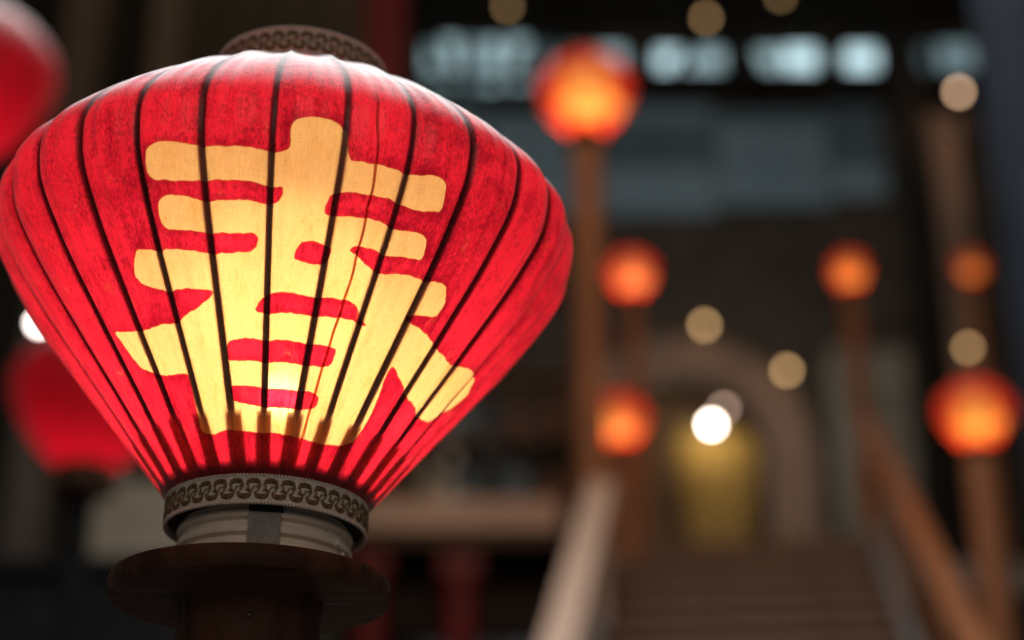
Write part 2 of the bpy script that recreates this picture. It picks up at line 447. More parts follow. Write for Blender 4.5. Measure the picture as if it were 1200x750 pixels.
def shade_mesh(per_rib, nz, zs=1.0, round_=False):
    """cloth stretched over the ribs: puffed between them on the flank, pulled tight on the shoulder"""
    nth = RIBS * per_rib
    th = RIB0 + np.arange(nth) * (360 / nth)
    th = np.where(th > 180, th - 360, th)
    s = np.linspace(0, ARC[-1], nz)
    pr = prof_at(s)
    if round_: pr = np.stack([.5 * pr[:, 0] + .098 * np.sqrt(1 - ((pr[:, 1] - .157) / .168) ** 2), pr[:, 1]], -1)
    psi = (np.arange(nth) % per_rib) / per_rib
    puff = np.sin(PI * psi) ** 0.72
    z = pr[:, 1]
    amp = np.interp(z, [0, .03, .12, .20, .235, .28, .3142], [.0, .0018, .0056, .0058, .0020, -.0055, -.0010])
    wav = np.sin(th * 0.7 + 1.3) * 0.0006 + np.sin(th * 1.9) * 0.0004      # not quite a true circle
    rr = pr[:, :1] + amp[:, None] * puff[None] + (wav[None] * np.sin(PI * s / ARC[-1])[:, None])
    t = np.radians(th)
    X = rr * np.sin(t); Y = -rr * np.cos(t); Z = (z[:, None] + 0 * X) * zs
    V = np.stack([X, Y, Z], -1).reshape(-1, 3)
    i = np.arange(nth); j = np.arange(nz - 1)
    a = (j[:, None] * nth + i[None]); b = (j[:, None] * nth + ((i + 1) % nth)[None])
    Fc = np.stack([a, b, b + nth, a + nth], -1).reshape(-1, 4)
    me = bpy.data.meshes.new('shade')
    me.vertices.add(len(V)); me.vertices.foreach_set('co', V.ravel())
    me.loops.add(Fc.size); me.loops.foreach_set('vertex_index', Fc.ravel())
    me.polygons.add(len(Fc)); me.polygons.foreach_set('loop_start', np.arange(0, Fc.size, 4))
    me.polygons.foreach_set('use_smooth', np.ones(len(Fc), bool))
    me.update(calc_edges=True)
    gx = np.broadcast_to(np.radians(th)[None] * 165.0, (nz, nth)); gy = np.broadcast_to((s * 1000)[:, None], (nz, nth))
    sd = np.full((nz, nth), -40.0)
    f = np.abs(th) < 110
    fx, fy = gx[:, f], gy[:, f]
    v = signed(fx, fy, STROKES)
    for g in (GAP_A, GAP_B, GAP_C, GAP_D): v = np.minimum(v, -signed(fx, fy, g))
    sd[:, f] = np.clip(v, -40, 40)
    at = me.attributes.new('print', 'FLOAT', 'POINT'); at.data.foreach_set('value', sd.ravel().astype(np.float32))
    uvl = me.uv_layers.new(name='cloth')
    th0 = RIB0 + np.arange(nth + 1) * (360 / nth)
    u0 = np.radians(th0) * 0.165
    ua = u0[np.broadcast_to(i[None], (nz - 1, nth))]; ub = u0[np.broadcast_to(i[None] + 1, (nz - 1, nth))]
    va = np.broadcast_to(s[:-1, None], (nz - 1, nth)); vb = np.broadcast_to(s[1:, None], (nz - 1, nth))
    UV = np.stack([np.stack([ua, va], -1), np.stack([ub, va], -1), np.stack([ub, vb], -1), np.stack([ua, vb], -1)], 2).reshape(-1)
    uvl.data.foreach_set('uv', UV.astype(np.float32))
    return me

def strip_mesh(path, w, t, lean=None):
    """flat bar that follows (radius, z) points in the plane facing -y; w across, t deep; lean = sideways offsets in degrees"""
    V, Fc = [], []
    n = len(path)
    for k, (r, z) in enumerate(path):
        p0 = path[max(k - 1, 0)]; p1 = path[min(k + 1, n - 1)]
        tx, tz = p1[0] - p0[0], p1[1] - p0[1]
        L = math.hypot(tx, tz); nr, nz_ = tz / L, -tx / L                 # outward normal in (r, z)
        for sx, dn in ((-1, 0), (1, 0), (1, -t), (-1, -t)):
            rr = r + nr * dn; zz = z + nz_ * dn
            a = (R(lean[k]) if lean else 0) + sx * w / 2 / max(r, 0.02)
            V.append((rr * math.sin(a), -rr * math.cos(a), zz))
    for k in range(n - 1):
        for q in range(4):
            Fc.append((4 * k + q, 4 * k + (q + 1) % 4, 4 * k + 4 + (q + 1) % 4, 4 * k + 4 + q))
    Fc += [(3, 2, 1, 0), tuple(4 * (n - 1) + q for q in range(4))]
    me = mesh('strip', V, Fc, True)
    try: me.set_sharp_from_angle(angle=R(40))
    except Exception: pass
    return me

def inset(s_list, d):
    out = []
    for s in s_list:
        a, b = prof_at(max(s - .002, 0)), prof_at(min(s + .002, ARC[-1]))
        c = prof_at(s); t = b - a; L = math.hypot(*t)
        out.append((c[0] - t[1] / L * d, c[1] + t[0] / L * d))
    return out

def on_cyl(pts, r0):
    """wrap (arc metres, z, proud) points onto a cylinder of radius r0 facing -y"""
    return [((r0 + h) * math.sin(x / r0), -(r0 + h) * math.cos(x / r0), z) for x, z, h in pts]

def motif_mesh(r0, w, h, up):
    """one hook of the braid: an arched cord with a short stem, standing proud of the ribbon"""
    path = []
    for k in range(9):
        a = PI * (k / 8 * .96 + .02)
        path.append((-math.cos(a) * w * .37, (math.sin(a) ** 0.75) * h * .62 - h * .28))
    path.append((w * .20, -h * .46))
    V, Fc = [], []
    n = len(path)
    for k, (x, z) in enumerate(path):
        p0 = path[max(k - 1, 0)]; p1 = path[min(k + 1, n - 1)]
        tx, tz = p1[0] - p0[0], p1[1] - p0[1]; L = math.hypot(tx, tz) + 1e-9
        nx, nz_ = -tz / L, tx / L
        wd = h * (.30 if 1 < k < n - 3 else .19)
        for o, hh in ((-wd, 0), (-wd * .6, h * .11), (wd * .6, h * .11), (wd, 0)):
            V.append((x + nx * o, (z + nz_ * o) * (1 if up else -1), hh))
    for k in range(n - 1):
        for q in range(3):
            Fc.append((4 * k + q, 4 * k + q + 1, 4 * k + 5 + q, 4 * k + 4 + q))
    return mesh('motif', on_cyl(V, r0), Fc, True)

def trim(parent, r, z0, z1, label=None):
    """woven braid ribbon glued round a rim: ribbon, knotted edges, two rows of hooks"""
    h = z1 - z0
    t = 0.0016
    band = link('trim_band', lathe([(r - t, z0), (r, z0), (r + .0003, (z0 + z1) / 2), (r, z1), (r - t, z1), (r - t, z0)], 128), MAT['braid'], parent)
    if label: band['label'] = label
    # picot edge: a bead at every stitch, one part because no bead can be told apart
    n = 190
    for zz in (z0, z1):
        bm = bmesh.new()
        for k in range(n):
            a = 2 * PI * k / n
            mt = Matrix.Translation(((r - .0002) * math.sin(a), -(r - .0002) * math.cos(a), zz)) @ Matrix.Diagonal((1, 1, 1.25, 1))
            bmesh.ops.create_icosphere(bm, subdivisions=1, radius=.00125, matrix=mt)
        me = bpy.data.meshes.new('picot'); bm.to_mesh(me); bm.free()
        for p in me.polygons: p.use_smooth = True
        e = link('picot_edge', me, MAT['braid'], band); e['kind'] = 'stuff'
    m = 38
    bm = bmesh.new()                                    # the olive stitches that run between the two rows
    for k in range(m * 3):
        a = 2 * PI * k / (m * 3)
        mt = Matrix.Rotation(a, 4, 'Z') @ Matrix.Translation((0, -r - .0004, (z0 + z1) / 2)) @ Matrix.Rotation(.5, 4, 'Y') @ Matrix.Diagonal((.0012, .0010, h * .22, 1))
        bmesh.ops.create_cube(bm, size=1, matrix=mt)
    me = bpy.data.meshes.new('stitches'); bm.to_mesh(me); bm.free()
    e = link('centre_stitching', me, MAT['olive'], band); e['kind'] = 'stuff'
    up = motif_mesh(r + .0004, 2 * PI * r / m, h * .32, True)
    dn = motif_mesh(r + .0004, 2 * PI * r / m, h * .32, False)
    for k in range(m):
        a = 2 * PI * k / m
        link('braid_hook', up, MAT['thread'], band, (0, 0, z0 + h * .68), (0, 0, a))
        link('braid_hook', dn, MAT['thread'], band, (0, 0, z0 + h * .32), (0, 0, a + PI / m))
    return band

# ================================================================== the lit lantern in focus
lantern = empty('cloth_lantern', (-.1608, 1.102, 1.7544), (0, .0203, 0))
tag(lantern, 'large red cloth lantern with glowing yellow painted character, on round dark wooden plate', 'lantern')
link('shade', shade_mesh(22, 230), MAT['shade'], lantern)
s_rib = np.linspace(.008, ARC[-1] - .003, 40)
rib = strip_mesh([inset([s], float(np.interp(s, [0, .036, .050, .22, .29, .42], [.0052, .0046, .0006, .0006, .0030, .0026])))[0] for s in s_rib], .0049, .0022)
slv = strip_mesh(inset(np.linspace(.004, .043, 6), .0028), .0100, .0014)
for k in range(RIBS):
    a = R(RIB0 + k * STEP)
    wob = random.uniform(-.006, .006)
    rb = link('rib', rib, MAT['rib'], lantern, None, (0, 0, a + wob))
    rb.scale = (random.uniform(.82, 1.12), 1, 1)
    sv = link('rib_sleeve', slv, MAT['sleeve'], lantern, None, (0, 0, a + wob + random.uniform(-.012, .012)))
    sv.scale = (random.uniform(.86, 1.1), 1, 1)
ss = np.linspace(.012, .252, 40)
lean = [float(np.interp(s, [.012, .047, .13, .20, .235, .30], [20.6, 21.7, 23.9, 23.5, 22.3, 22.0]) + .12 * math.sin(s * 240)) for s in ss]
link('seam', strip_mesh([inset([s], float(np.interp(s, [.012, .06, .15, .24, .252], [.0008, -.0006, -.0032, -.0034, -.0008])))[0] for s in ss], .0017, .0003, lean), MAT['seam'], lantern)
trim(lantern, .0655, -.0165, .0015, 'cream braid ribbon with brown hooks round the lower rim')
trim(lantern, .0612, .3135, .3345, 'cream braid ribbon with brown hooks round the upper rim')
link('rim_ring', lathe([(.0638, .001), (.0680, .0125), (.050, .0125), (.050, -.0125), (.0638, -.0125)], 96), MAT['black'], lantern)
link('rim_ring', lathe([(.0595, .316), (.0595, .334), (.055, .334), (.055, .312)], 96), MAT['black'], lantern)
col_prof = [(.048, -.010), (.0535, -.0135)]
for k in range(3):
    z = -.0160 - k * .0100
    col_prof += [(.0538, z), (.0562, z - .0016), (.0572, z - .0040), (.0566, z - .0062), (.0538, z - .0080)]
col_prof += [(.0538, -.0480), (.040, -.0482)]
collar = link('threaded_collar', lathe(col_prof, 96), MAT['collar'], lantern)
tabm = strip_mesh([(.0586, -.0470), (.0586, -.038), (.0586, -.030), (.0586, -.0200)], .0205, .0022)
link('tab', tabm, MAT['tab'], collar, None, (0, 0, R(7.5)))
link('notch', strip_mesh([(.0583, -.0199), (.0583, -.015), (.0575, -.0122)], .0215, .0030), MAT['black'], collar, None, (0, 0, R(8.0)))
for a in (62, 69):
    link('prong', box_mesh(.0022, .002, .0035, .0006), MAT['collar'], collar, (.0572 * math.sin(R(a)), -.0572 * math.cos(R(a)), -.030 - (a - 62) * .0009), (0, 0, R(a)))
link('lamp_socket', lathe([(.0, -.02), (.017, -.02), (.017, .045), (.012, .066), (.0, .070)], 32), MAT['collar'], lantern)
link('fill_globe_stem', bar_mesh((0, .030, .0), (0, .030, .125), .004, .004, .0005), MAT['brass'], lantern)
lo_b = sphere_mesh(.0125, 20, 1.2); lo_b.materials.append(glow('clear_bulb', (1.0, 0.67, 0.33), 84))
up_b = sphere_mesh(.058, 28, 1.1); up_b.materials.append(glow('fill_globe', (1.0, 0.65, 0.30), 8.5))  # made-up second globe, added to even out the glow up the shade
link('bulb', lo_b, None, lantern, (0, 0, .084))
link('bulb', up_b, None, lantern, (0, 0, .166)).name = 'fill_globe'

post = empty('lantern_post', (-.1690, 1.102, 0))
tag(post, 'dark round timber post with a round plate under the large glowing lantern', 'post')
link('plate', lathe([(.0, 1.7061), (.0860, 1.7061), (.0892, 1.7050), (.0905, 1.7020), (.0905, 1.6945), (.0888, 1.6912), (.0840, 1.6902), (.0, 1.6902)], 96), MAT['darkwood'], post)
link('post_shaft', lathe([(.0, 0), (.050, 0), (.047, 1.3), (.046, 1.68), (.048, 1.6905)], 48), MAT['darkwood'], post)
link('screw_head', sphere_mesh(.0018, 10), MAT['brass'], post, (.0075, -.0462, 1.672))

# ================================================================== other lanterns
BG_SHADE = shade_mesh(6, 64, 1.16, True)
RED_SHADE = shade_mesh(6, 64, 1.16, True)
bulb_small = sphere_mesh(.03, 16, 1.2)
MAT['bulb_dim'] = glow('dim_red_bulb', (1.0, 0.34, 0.26), 11.5)
MAT['shade_far'] = shade_material('painted_cloth_far', 0.0, 8.0, red_a=(0.94, 0.13, 0.10), red_b=(0.66, 0.035, 0.045))  # lighter red and wider bare cloth put a stronger glow into the colour
MAT['shade_red'] = shade_material('plain_red_cloth', 0.0, red_a=(0.70, 0.012, 0.060), red_b=(0.40, 0.004, 0.030))
BG_SHADE.materials.append(MAT['shade_far']); RED_SHADE.materials.append(MAT['shade_red'])
bg_top = lathe([(.056, .362), (.0612, .362), (.0615, .376), (.0612, .388), (.056, .388)], 40)
bg_bot = lathe([(.056, -.0165), (.0655, -.0165), (.0657, -.007), (.0655, .0015), (.058, .0015)], 40)
bg_col = lathe([(.03, -.05), (.0545, -.05), (.056, -.04), (.0545, -.03), (.056, -.022), (.0545, -.014), (.04, -.012)], 32)
def far_lantern(loc, scale, turn, bulb, label, group, zb=.075, shade=None):
    o = empty('cloth_lantern', loc, (0, 0, R(turn)))
    o.scale = (scale,) * 3
    tag(o, label, 'lantern', group)
    sh = link('shade', BG_SHADE if shade is None else shade, None, o)
    link('trim_band', bg_bot, MAT['thread'], o)
    link('trim_band', bg_top, MAT['thread'], o)
    link('threaded_collar', bg_col, MAT['thread'], o)
    b = bpy.data.objects.new('bulb', bulb_small if bulb is None else bulb)
    b.parent = o; b.location = (0, 0, zb); COL.objects.link(b)
    return o
def far_post(x, y, z0, z1, r, mat, label, scale=1.0):
    o = empty('lantern_post', (x, y, z0))
    tag(o, label, 'post', 'lantern posts by the stairs')
    h = z1 - z0
    link('plate', lathe([(.0, h), (.088 * scale, h), (.0905 * scale, h - .004), (.0905 * scale, h - .014), (.0, h - .016)], 40), MAT['darkwood'], o)
    link('post_shaft', lathe([(.0, 0), (r * 1.04, 0), (r, .2), (r, h - .015)], 28), mat, o)
    return o
dim_bulb = sphere_mesh(.03, 16, 1.2); dim_bulb.materials.append(MAT['bulb_dim'])

def stair_z(y): return min(4.3, max(0.0, .614 * (y - 3)))
GL = 'small glowing lanterns along the stairs'
# x, y, centre height, scale, turn, post radius, label of lantern, label of post
FAR = [
    (.425, 8.75, 6.72, 1.36, -11, .080, 'glowing orange lantern on tall brown pole in front of the daylit windows', 'tall brown pole carrying the lantern in front of the daylit windows'),
    (.76, 10.0, 6.17, .78, -12, .05, 'round glowing lantern above the dark wall, next to the tall brown pole', 'post hidden behind the tall pole, under a round glowing lantern'),
    (2.45, 11.5, 6.91, .69, -20, .065, 'glowing lantern on post at the head of the brown handrail', 'brown post rising from the head of the brown handrail'),
    (3.49, 12.0, 7.18, .58, -24, .04, 'faint small orange lantern between pink pillar and slate steel column', 'thin dark post between pink pillar and slate steel column'),
    (.640, 9.70, 5.07, .84, -22, .095, 'red topped glowing lantern on brown post beside the pale handrail', 'thick brown post standing beside the top of the pale handrail'),
    (2.09, 7.40, 4.23, .85, -24, .066, 'glowing lantern with red rim on post right of the brown handrail', 'dark brown post right of the brown handrail under glowing lantern'),
]
GLOWS = [((1, .42, .12), 44), ((1, .34, .16), 44), ((1, .42, .11), 36), ((1, .44, .11), 19), ((1, .36, .13), 44), ((1, .44, .11), 36)]
for (x, y, zc, sc, turn, pr_, lab, plab), (bc, bs) in zip(FAR, GLOWS):
    zb = zc - .175 * sc
    bl = sphere_mesh(.03, 16, 1.2); bl.materials.append(glow('warm_bulb_far', bc, bs))
    lo_ = far_lantern((x, y, zb), sc, turn, bl, lab, GL)
    lo_.rotation_euler = (R(random.uniform(-2, 2)), R(random.uniform(-2.5, 2.5)), R(turn))
    z0 = stair_z(y) if y < 10 else 4.3
    far_post(x, y, z0, zb - .049 * sc, pr_, MAT['postwood'], plab, sc)
far_lantern((-1.455, 4.0, 3.66), 1.20, 170, dim_bulb, 'red lantern with pale sheen on its crown, standing before the dark boards', 'unlit plain red lanterns', shade=RED_SHADE)
far_lantern((-1.16, 4.5, 2.965), 1.12, 170, dim_bulb, 'plain dim red lantern on a dark post in front of the beige panel', 'unlit plain red lanterns', shade=RED_SHADE)
far_post(-1.455, 4.0, 0, 3.601, .05, MAT['darkwood'], 'dark post under the red lantern with pale sheen')
far_post(-1.16, 4.5, 0, 2.910, .035, MAT['frame'], 'dark post in front of the beige panel under a dim red lantern')

# ================================================================== the place behind
g = slab('ground', -12, 14, -3, 22, -.2, 0, MAT['paving'], None, 0); tag(g, kind='structure')
ld = slab('landing', .45, 5.5, 10.0, 16.5, 4.1, 4.3, MAT['paving'], None, .01); tag(ld, kind='structure')

# staircase: runs up from y = 3 to y = 10, turning slightly to the right of straight ahead
ST = empty('staircase', (-.333, 3.0, 0), (0, 0, -math.atan(.13)))
tag(ST, 'worn brown timber staircase climbing to the landing between two handrails', 'staircase')
run = 7.0 * math.hypot(1, .13); nst = 26; tr_, rs_ = run / nst, 4.3 / nst
tread = box_mesh(1.44, tr_ + .03, .045, .006, (.775, tr_ / 2 - .015, -.0225))
riser = box_mesh(1.42, .024, rs_ - .045, 0, (.775, .012, -.045 - (rs_ - .045) / 2))
for k in range(nst):
    stp = link('step', tread, MAT['stepwood'], ST, (0, k * tr_, (k + 1) * rs_))
    link('riser', riser, MAT['stepwood'], stp)
ang = math.atan2(4.3, run)
for x in (.035, 1.515):
    link('stringer', bar_mesh((x, -.1, -.02), (x, run, 4.28), .05, .34, .006), MAT['greymetal'], ST)

def rail(x, w, h, mat, label, a, b, posts):
    o = empty('handrail', (-.333, 3.0, 0), (0, 0, -math.atan(.13)))
    tag(o, label, 'handrail')
    z = lambda t: .80 + 4.3 * t / run
    link('rail', bar_mesh((x, a, z(a)), (x, b, z(b)), w, h, .015), mat, o)
    for t in posts:
        link('baluster', box_mesh(.045, .045, z(t) - 4.3 * t / run + .06, .004, (0, 0, 0)), mat, o, (x, t, 4.3 * t / run + .40))
    return o
rail(.060, .14, .10, MAT['palewood'], 'broad pale handrail with slim balusters on one side of the stairs', .2, 5.75, (.6, 1.6, 2.6, 3.6, 4.6, 5.6))
rail(1.55, .10, .10, MAT['postwood'], 'brown timber handrail on the other side of the stairs from the pale one', .2, run - .05, (.6, 1.6, 2.6, 3.6, 4.6, 5.6, 6.6))

# main building behind, wall with an arched opening
BX0, BX1, BY, BZ = -7.0, 8.0, 14.0, 12.6
bld = empty('hall_building', (0, BY, 0))
tag(bld, 'dark brown hall with a row of daylit high windows over blue grey cladding', 'building')
AX, ARI, ASP = 1.47, .70, 6.33                     # arch centre, inner radius, springing height
def wall_with_arch():
    V, Fc = [], []
    def quad(a, b, c, d):
        n = len(V); V.extend([a, b, c, d]); Fc.append((n, n + 1, n + 2, n + 3))
    P = lambda x, z: (x, 0, z)
    quad(P(BX0, 0), P(AX - ARI, 0), P(AX - ARI, ASP), P(BX0, ASP))
    quad(P(AX + ARI, 0), P(BX1, 0), P(BX1, ASP), P(AX + ARI, ASP))
    top = ASP + 1.2
    n = 24
    arc = [(AX - ARI * math.cos(PI * k / n), ASP + ARI * math.sin(PI * k / n)) for k in range(n + 1)]
    for k in range(n):
        quad(P(*arc[k]), P(*arc[k + 1]), P(arc[k + 1][0], top), P(arc[k][0], top))
        a, b = arc[k], arc[k + 1]
        quad((b[0], 0, b[1]), (a[0], 0, a[1]), (a[0], .35, a[1]), (b[0], .35, b[1]))
    quad(P(BX0, ASP), P(AX - ARI, ASP), P(AX - ARI, top), P(BX0, top))
    quad(P(AX + ARI, ASP), P(BX1, ASP), P(BX1, top), P(AX + ARI, top))
    quad(P(BX0, top), P(BX1, top), P(BX1, BZ), P(BX0, BZ))
    for x in (AX - ARI, AX + ARI): quad((x, 0, 4.3), (x, .35, 4.3), (x, .35, ASP), (x, 0, ASP))
    quad((BX0, 0, BZ), (BX1, 0, BZ), (BX1, .35, BZ), (BX0, .35, BZ))
    return mesh('wall', V, Fc)
link('wall', wall_with_arch(), MAT['wall'], bld)
# cladding panels below the windows
xs = [-3.4, -2.35, -1.30, -.25, .80, 1.85, 2.90, 3.40]
for a, b in zip(xs[:-1], xs[1:]):
    for z0, z1 in ((8.72 + .10 * math.sin(a * 5), 9.12), (9.135, 9.55), (9.565, 9.72 + .06 * math.sin(a * 3))):
        slab('cladding_panel', a + .012, b - .012, -.09, -.005, z0, z1, MAT[random.choice(('fascia', 'fascia', 'fascia_dark', 'fascia_mid'))], bld, .008)
slab('cornice', BX0, BX1, -.30, -.002, 10.62, 10.95, MAT['darkwall'], bld, .02)
slab('sill_beam', BX0, BX1, -.16, -.002, 9.80, 9.89, MAT['frame'], bld, .01)
for k, (lv, cc) in enumerate(((.14, (.42, .70, .80)), (.36, (.46, .72, .80)), (.75, (.56, .82, .88)), (1.5, (.60, .85, .92)))):
    MAT['day%d' % k] = glass_pane('daylit_pane', (0.3, 0.34, 0.36), 0.2, lv, cc)
# left edge, right edge, sill, head, brightness of each pane from left to right
for x0, x1, z0, z1, lv in ((-3.3, -2.5, 10.0, 10.4, '1'), (-2.35, -1.6, 10.0, 10.45, '11'), (-1.40, -1.0, 10.0, 10.36, '11'), (-.82, -.48, 9.98, 10.52, '22'), (-.42, -.10, 9.94, 10.50, '12'), (-.04, .36, 9.96, 10.52, '21'), (.50, 1.06, 10.0, 10.42, '12'),
                          (1.34, 1.70, 10.05, 10.40, '3'), (1.72, 1.98, 10.03, 10.40, '2'), (2.20, 2.52, 10.04, 10.40, '2'), (2.54, 2.86, 10.05, 10.42, '3'), (3.10, 3.42, 10.04, 10.42, '3'), (3.66, 3.90, 10.06, 10.44, '0'), (3.98, 4.32, 10.08, 10.46, '1')):
    w = slab('window', x0, x1, -.05, -.006, z0, z1, MAT['frame'], bld, .004)
    W, H, st = x1 - x0, z1 - z0, (x1 - x0) / len(lv)
    for k, c in enumerate(lv):
        link('pane', box_mesh(st - .03, .014, H - .06, 0), MAT['day' + c], w, (-W / 2 + st * (k + .5), -.028, H / 2))

# roof truss in front of the high windows
tru = empty('roof_truss', (0, 13.55, 9.86)); tag(tru, 'dark steel roof truss in front of the high windows', 'truss')
link('chord', bar_mesh((-3.6, 0, .86), (4.8, 0, .86), .09, .12), MAT['frame'], tru)
link('chord', bar_mesh((-3.6, 0, .0), (4.8, 0, .0), .08, .08), MAT['frame'], tru)
for k in range(12):
    x = -3.4 + k * .70
    link('web_bar', bar_mesh((x, 0, .04), (x + (.35 if k % 2 else -.30), .0, .80), .06, .06 + .05 * (k % 3)), MAT['frame'], tru)

# the arch surround, its lit room
sur = empty('archway', (AX, BY, 4.3))
tag(sur, 'pink plastered arch at the head of the stairs, added ochre glow curtain inside', 'archway')
def ring(r0, r1, y0, y1, spring, n=28):
    pts = [(-1, 0)] + [(-math.cos(PI * k / n), math.sin(PI * k / n)) for k in range(n + 1)] + [(1, 0)]
    V, Fc = [], []
    for i, (c, s_) in enumerate(pts):
        for r, y in ((r0, y0), (r1, y0), (r1, y1), (r0, y1)):
            z = spring + r * s_ if 0 < i < len(pts) - 1 else 0
            V.append((r * c, y, z))
    for i in range(len(pts) - 1):
        for q in range(4): Fc.append((4 * i + q, 4 * i + (q + 1) % 4, 4 * i + 4 + (q + 1) % 4, 4 * i + 4 + q))
    return mesh('ring', V, Fc)
link('arch_moulding', ring(.695, 1.10, -.12, -.003, ASP - 4.3), MAT['plaster'], sur)
link('arch_moulding', ring(.685, .78, -.17, -.121, ASP - 4.3), MAT['plaster'], sur)
rm = empty('lit_room', (AX, BY, 4.3)); tag(rm, 'dim brown room seen through the pink arch', 'room')
slab('back_wall', -1.6, 1.6, 2.0, 2.1, .02, 3.6, MAT['room'], rm, 0)
for s_ in (-1, 1): slab('side_wall', min(s_ * 1.5, s_ * 1.6), max(s_ * 1.5, s_ * 1.6), .36, 1.99, .02, 3.6, MAT['room'], rm, 0)
slab('room_ceiling', -1.6, 1.6, .36, 2.1, 3.61, 3.7, MAT['room'], rm, 0)
cu = empty('glow_curtain', (1.86, 15.1, 5.45)); tag(cu, 'made-up ochre curtain inside the arch, yellow lamp glow put into its colour and taper', 'curtain')  # added cloth; the room's yellow lamp glow is put into its colour and shape
nf = 48
cv, cf = [], []
for k in range(nf + 1):
    u = k / nf - .5
    fold = .035 * math.sin(k * 1.15) + .012 * math.sin(k * 2.7)
    for zt, wd in ((0, .46), (.5, .52), (1.1, .66), (1.55, .78)):
        cv.append((u * wd, fold * (.6 + .3 * zt), zt))
for k in range(nf):
    for q in range(3): cf.append((4 * k + q, 4 * k + 4 + q, 4 * k + 5 + q, 4 * k + 1 + q))
cm = mesh('curtain', cv, cf, True)
cl_ = link('cloth', cm, MAT['ochre'], cu)
sm = cl_.modifiers.new('thickness', 'SOLIDIFY'); sm.thickness = .006
link('curtain_rod', bar_mesh((-.5, 0, 1.57), (.5, 0, 1.57), .025, .025, .004), MAT['brass'], cu)
cb = slab('cabinet', AX - .55, AX + .35, 15.2, 15.7, 4.3, 5.75, MAT['darkwood'], None, .02); tag(cb, 'dark wooden cabinet standing inside the room behind the arch', 'cabinet')

# stone pier, pink pillar, black door leaf, slate column on the other side
pier = empty('stone_pier', (2.98, 13.6, 4.3)); tag(pier, 'grey green stone pier beside the pink arch', 'pier')
for k in range(7): link('stone_block', box_mesh(.62 - .012 * (k % 2), .36, .40, .012, (0, 0, .203)), MAT['stone'], pier, (0, 0, k * .405))
pil = empty('plaster_pillar', (3.72, 13.2, 4.3)); tag(pil, 'tall pink plaster pillar lit by the lamp at its top', 'pillar')
link('shaft', box_mesh(.24, .24, 4.7, .03, (0, 0, 2.35)), MAT['plaster'], pil)
link('capital', box_mesh(.32, .32, .14, .02, (0, 0, 4.63 + .141)), MAT['plaster'], pil)
for x0, x1, y, mat, lab in ((3.30, 3.52, 12.9, 'frame', 'black steel stanchion between stone pier and pink pillar'), (4.35, 6.2, 12.6, 'frame', 'black boarded screen behind the slate steel column')):
    o = empty('dark_screen', ((x0 + x1) / 2, y, 4.3)); tag(o, lab, 'screen')
    w = x1 - x0; n = max(1, round(w / .22))
    for k in range(n): link('board', box_mesh(w / n - .006, .05, 6.2, .004, (0, 0, 3.1)), MAT[mat], o, (-w / 2 + w / n * (k + .5), .004 * (k % 2), 0))
sc_ = empty('steel_column', (1.665, 5.0, 0)); tag(sc_, 'slate blue painted steel column rising past the small lanterns', 'column')
link('web', box_mesh(.02, .16, 7.5, .002, (0, 0, 3.76)), MAT['steel'], sc_)
for y in (-.09, .09): link('flange', box_mesh(.15, .018, 7.5, .002, (0, y, 3.76)), MAT['steel'], sc_)
link('base_plate', box_mesh(.26, .28, .018, .002, (0, 0, .009)), MAT['steel'], sc_)

# gallery on the other side: pale beam, shop window above, red columns and dark shopfront below
gb = empty('gallery_beam', (-1.0, 10.6, 4.62)); tag(gb, 'long pale painted beam over the red columns', 'beam')
link('beam', box_mesh(2.9, .16, .20, .012, (-.15, 0, .135)), MAT['palewood'], gb)
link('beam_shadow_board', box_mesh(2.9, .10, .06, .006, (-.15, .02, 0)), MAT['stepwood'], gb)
fl = slab('gallery_floor', -2.6, .42, 10.69, 13.99, 4.55, 4.72, MAT['darkwall'], None, .005); tag(fl, kind='structure')
for x, lab in ((-2.0, 'red lacquered column under the pale beam, hidden behind the large lantern'), (-.90, 'red lacquered column under the pale beam, next to the round plate'), (-.33, 'red lacquered column under the pale beam, next to the pale handrail')):
    o = empty('red_column', (x, 10.75, 0)); tag(o, lab, 'column')
    link('shaft', lathe([(.0, 0), (.115, 0), (.105, .3), (.10, 4.40)], 28), MAT['red'], o)
    link('capital', box_mesh(.26, .22, .14, .01, (0, 0, 4.471)), MAT['red'], o)
sf = empty('shopfront', (-1.0, 11.4, 0)); tag(sf, 'dark shopfront with black panes behind the red columns', 'shopfront')
link('fascia_board', box_mesh(3.4, .08, .34, .01, (0, 0, 4.37)), MAT['stepwood'], sf)
for k in range(6):
    x = -1.5 + k * .6
    link('mullion', box_mesh(.07, .07, 4.18, .004, (0, 0, 2.10)), MAT['darkwall'], sf, (x, -.02, 0))
    if k < 5: link('pane', box_mesh(.528, .012, 4.1, 0, (0, 0, 2.10)), MAT['pane_dark'], sf, (x + .3, .02, 0))
sw = empty('shop_window', (-.35, 12.2, 4.73)); tag(sw, 'grey shop window with brown frame above the pale beam', 'window')
for k in range(4):
    link('pane', box_mesh(.40, .012, .88, 0, (0, 0, .5)), MAT[('pane_grey', 'pane_dark', 'pane_blue', 'pane_grey')[k]], sw, (-.66 + k * .44, 0, .52))
    link('pane', box_mesh(.40, .012, .38, 0, (0, 0, .22)), MAT[('pane_blue', 'pane_grey', 'pane_dark', 'pane_blue')[k]], sw, (-.66 + k * .44, 0, .02))
for k in range(5): link('mullion', box_mesh(.04, .05, 1.62, .004, (0, 0, .81)), MAT['stepwood'], sw, (-.88 + k * .44, 0, 0))
for z in (.012, .50, 1.48): link('rail', box_mesh(1.80, .056, .045, .004, (0, -.004, .0)), MAT['stepwood'], sw, (0, 0, z))

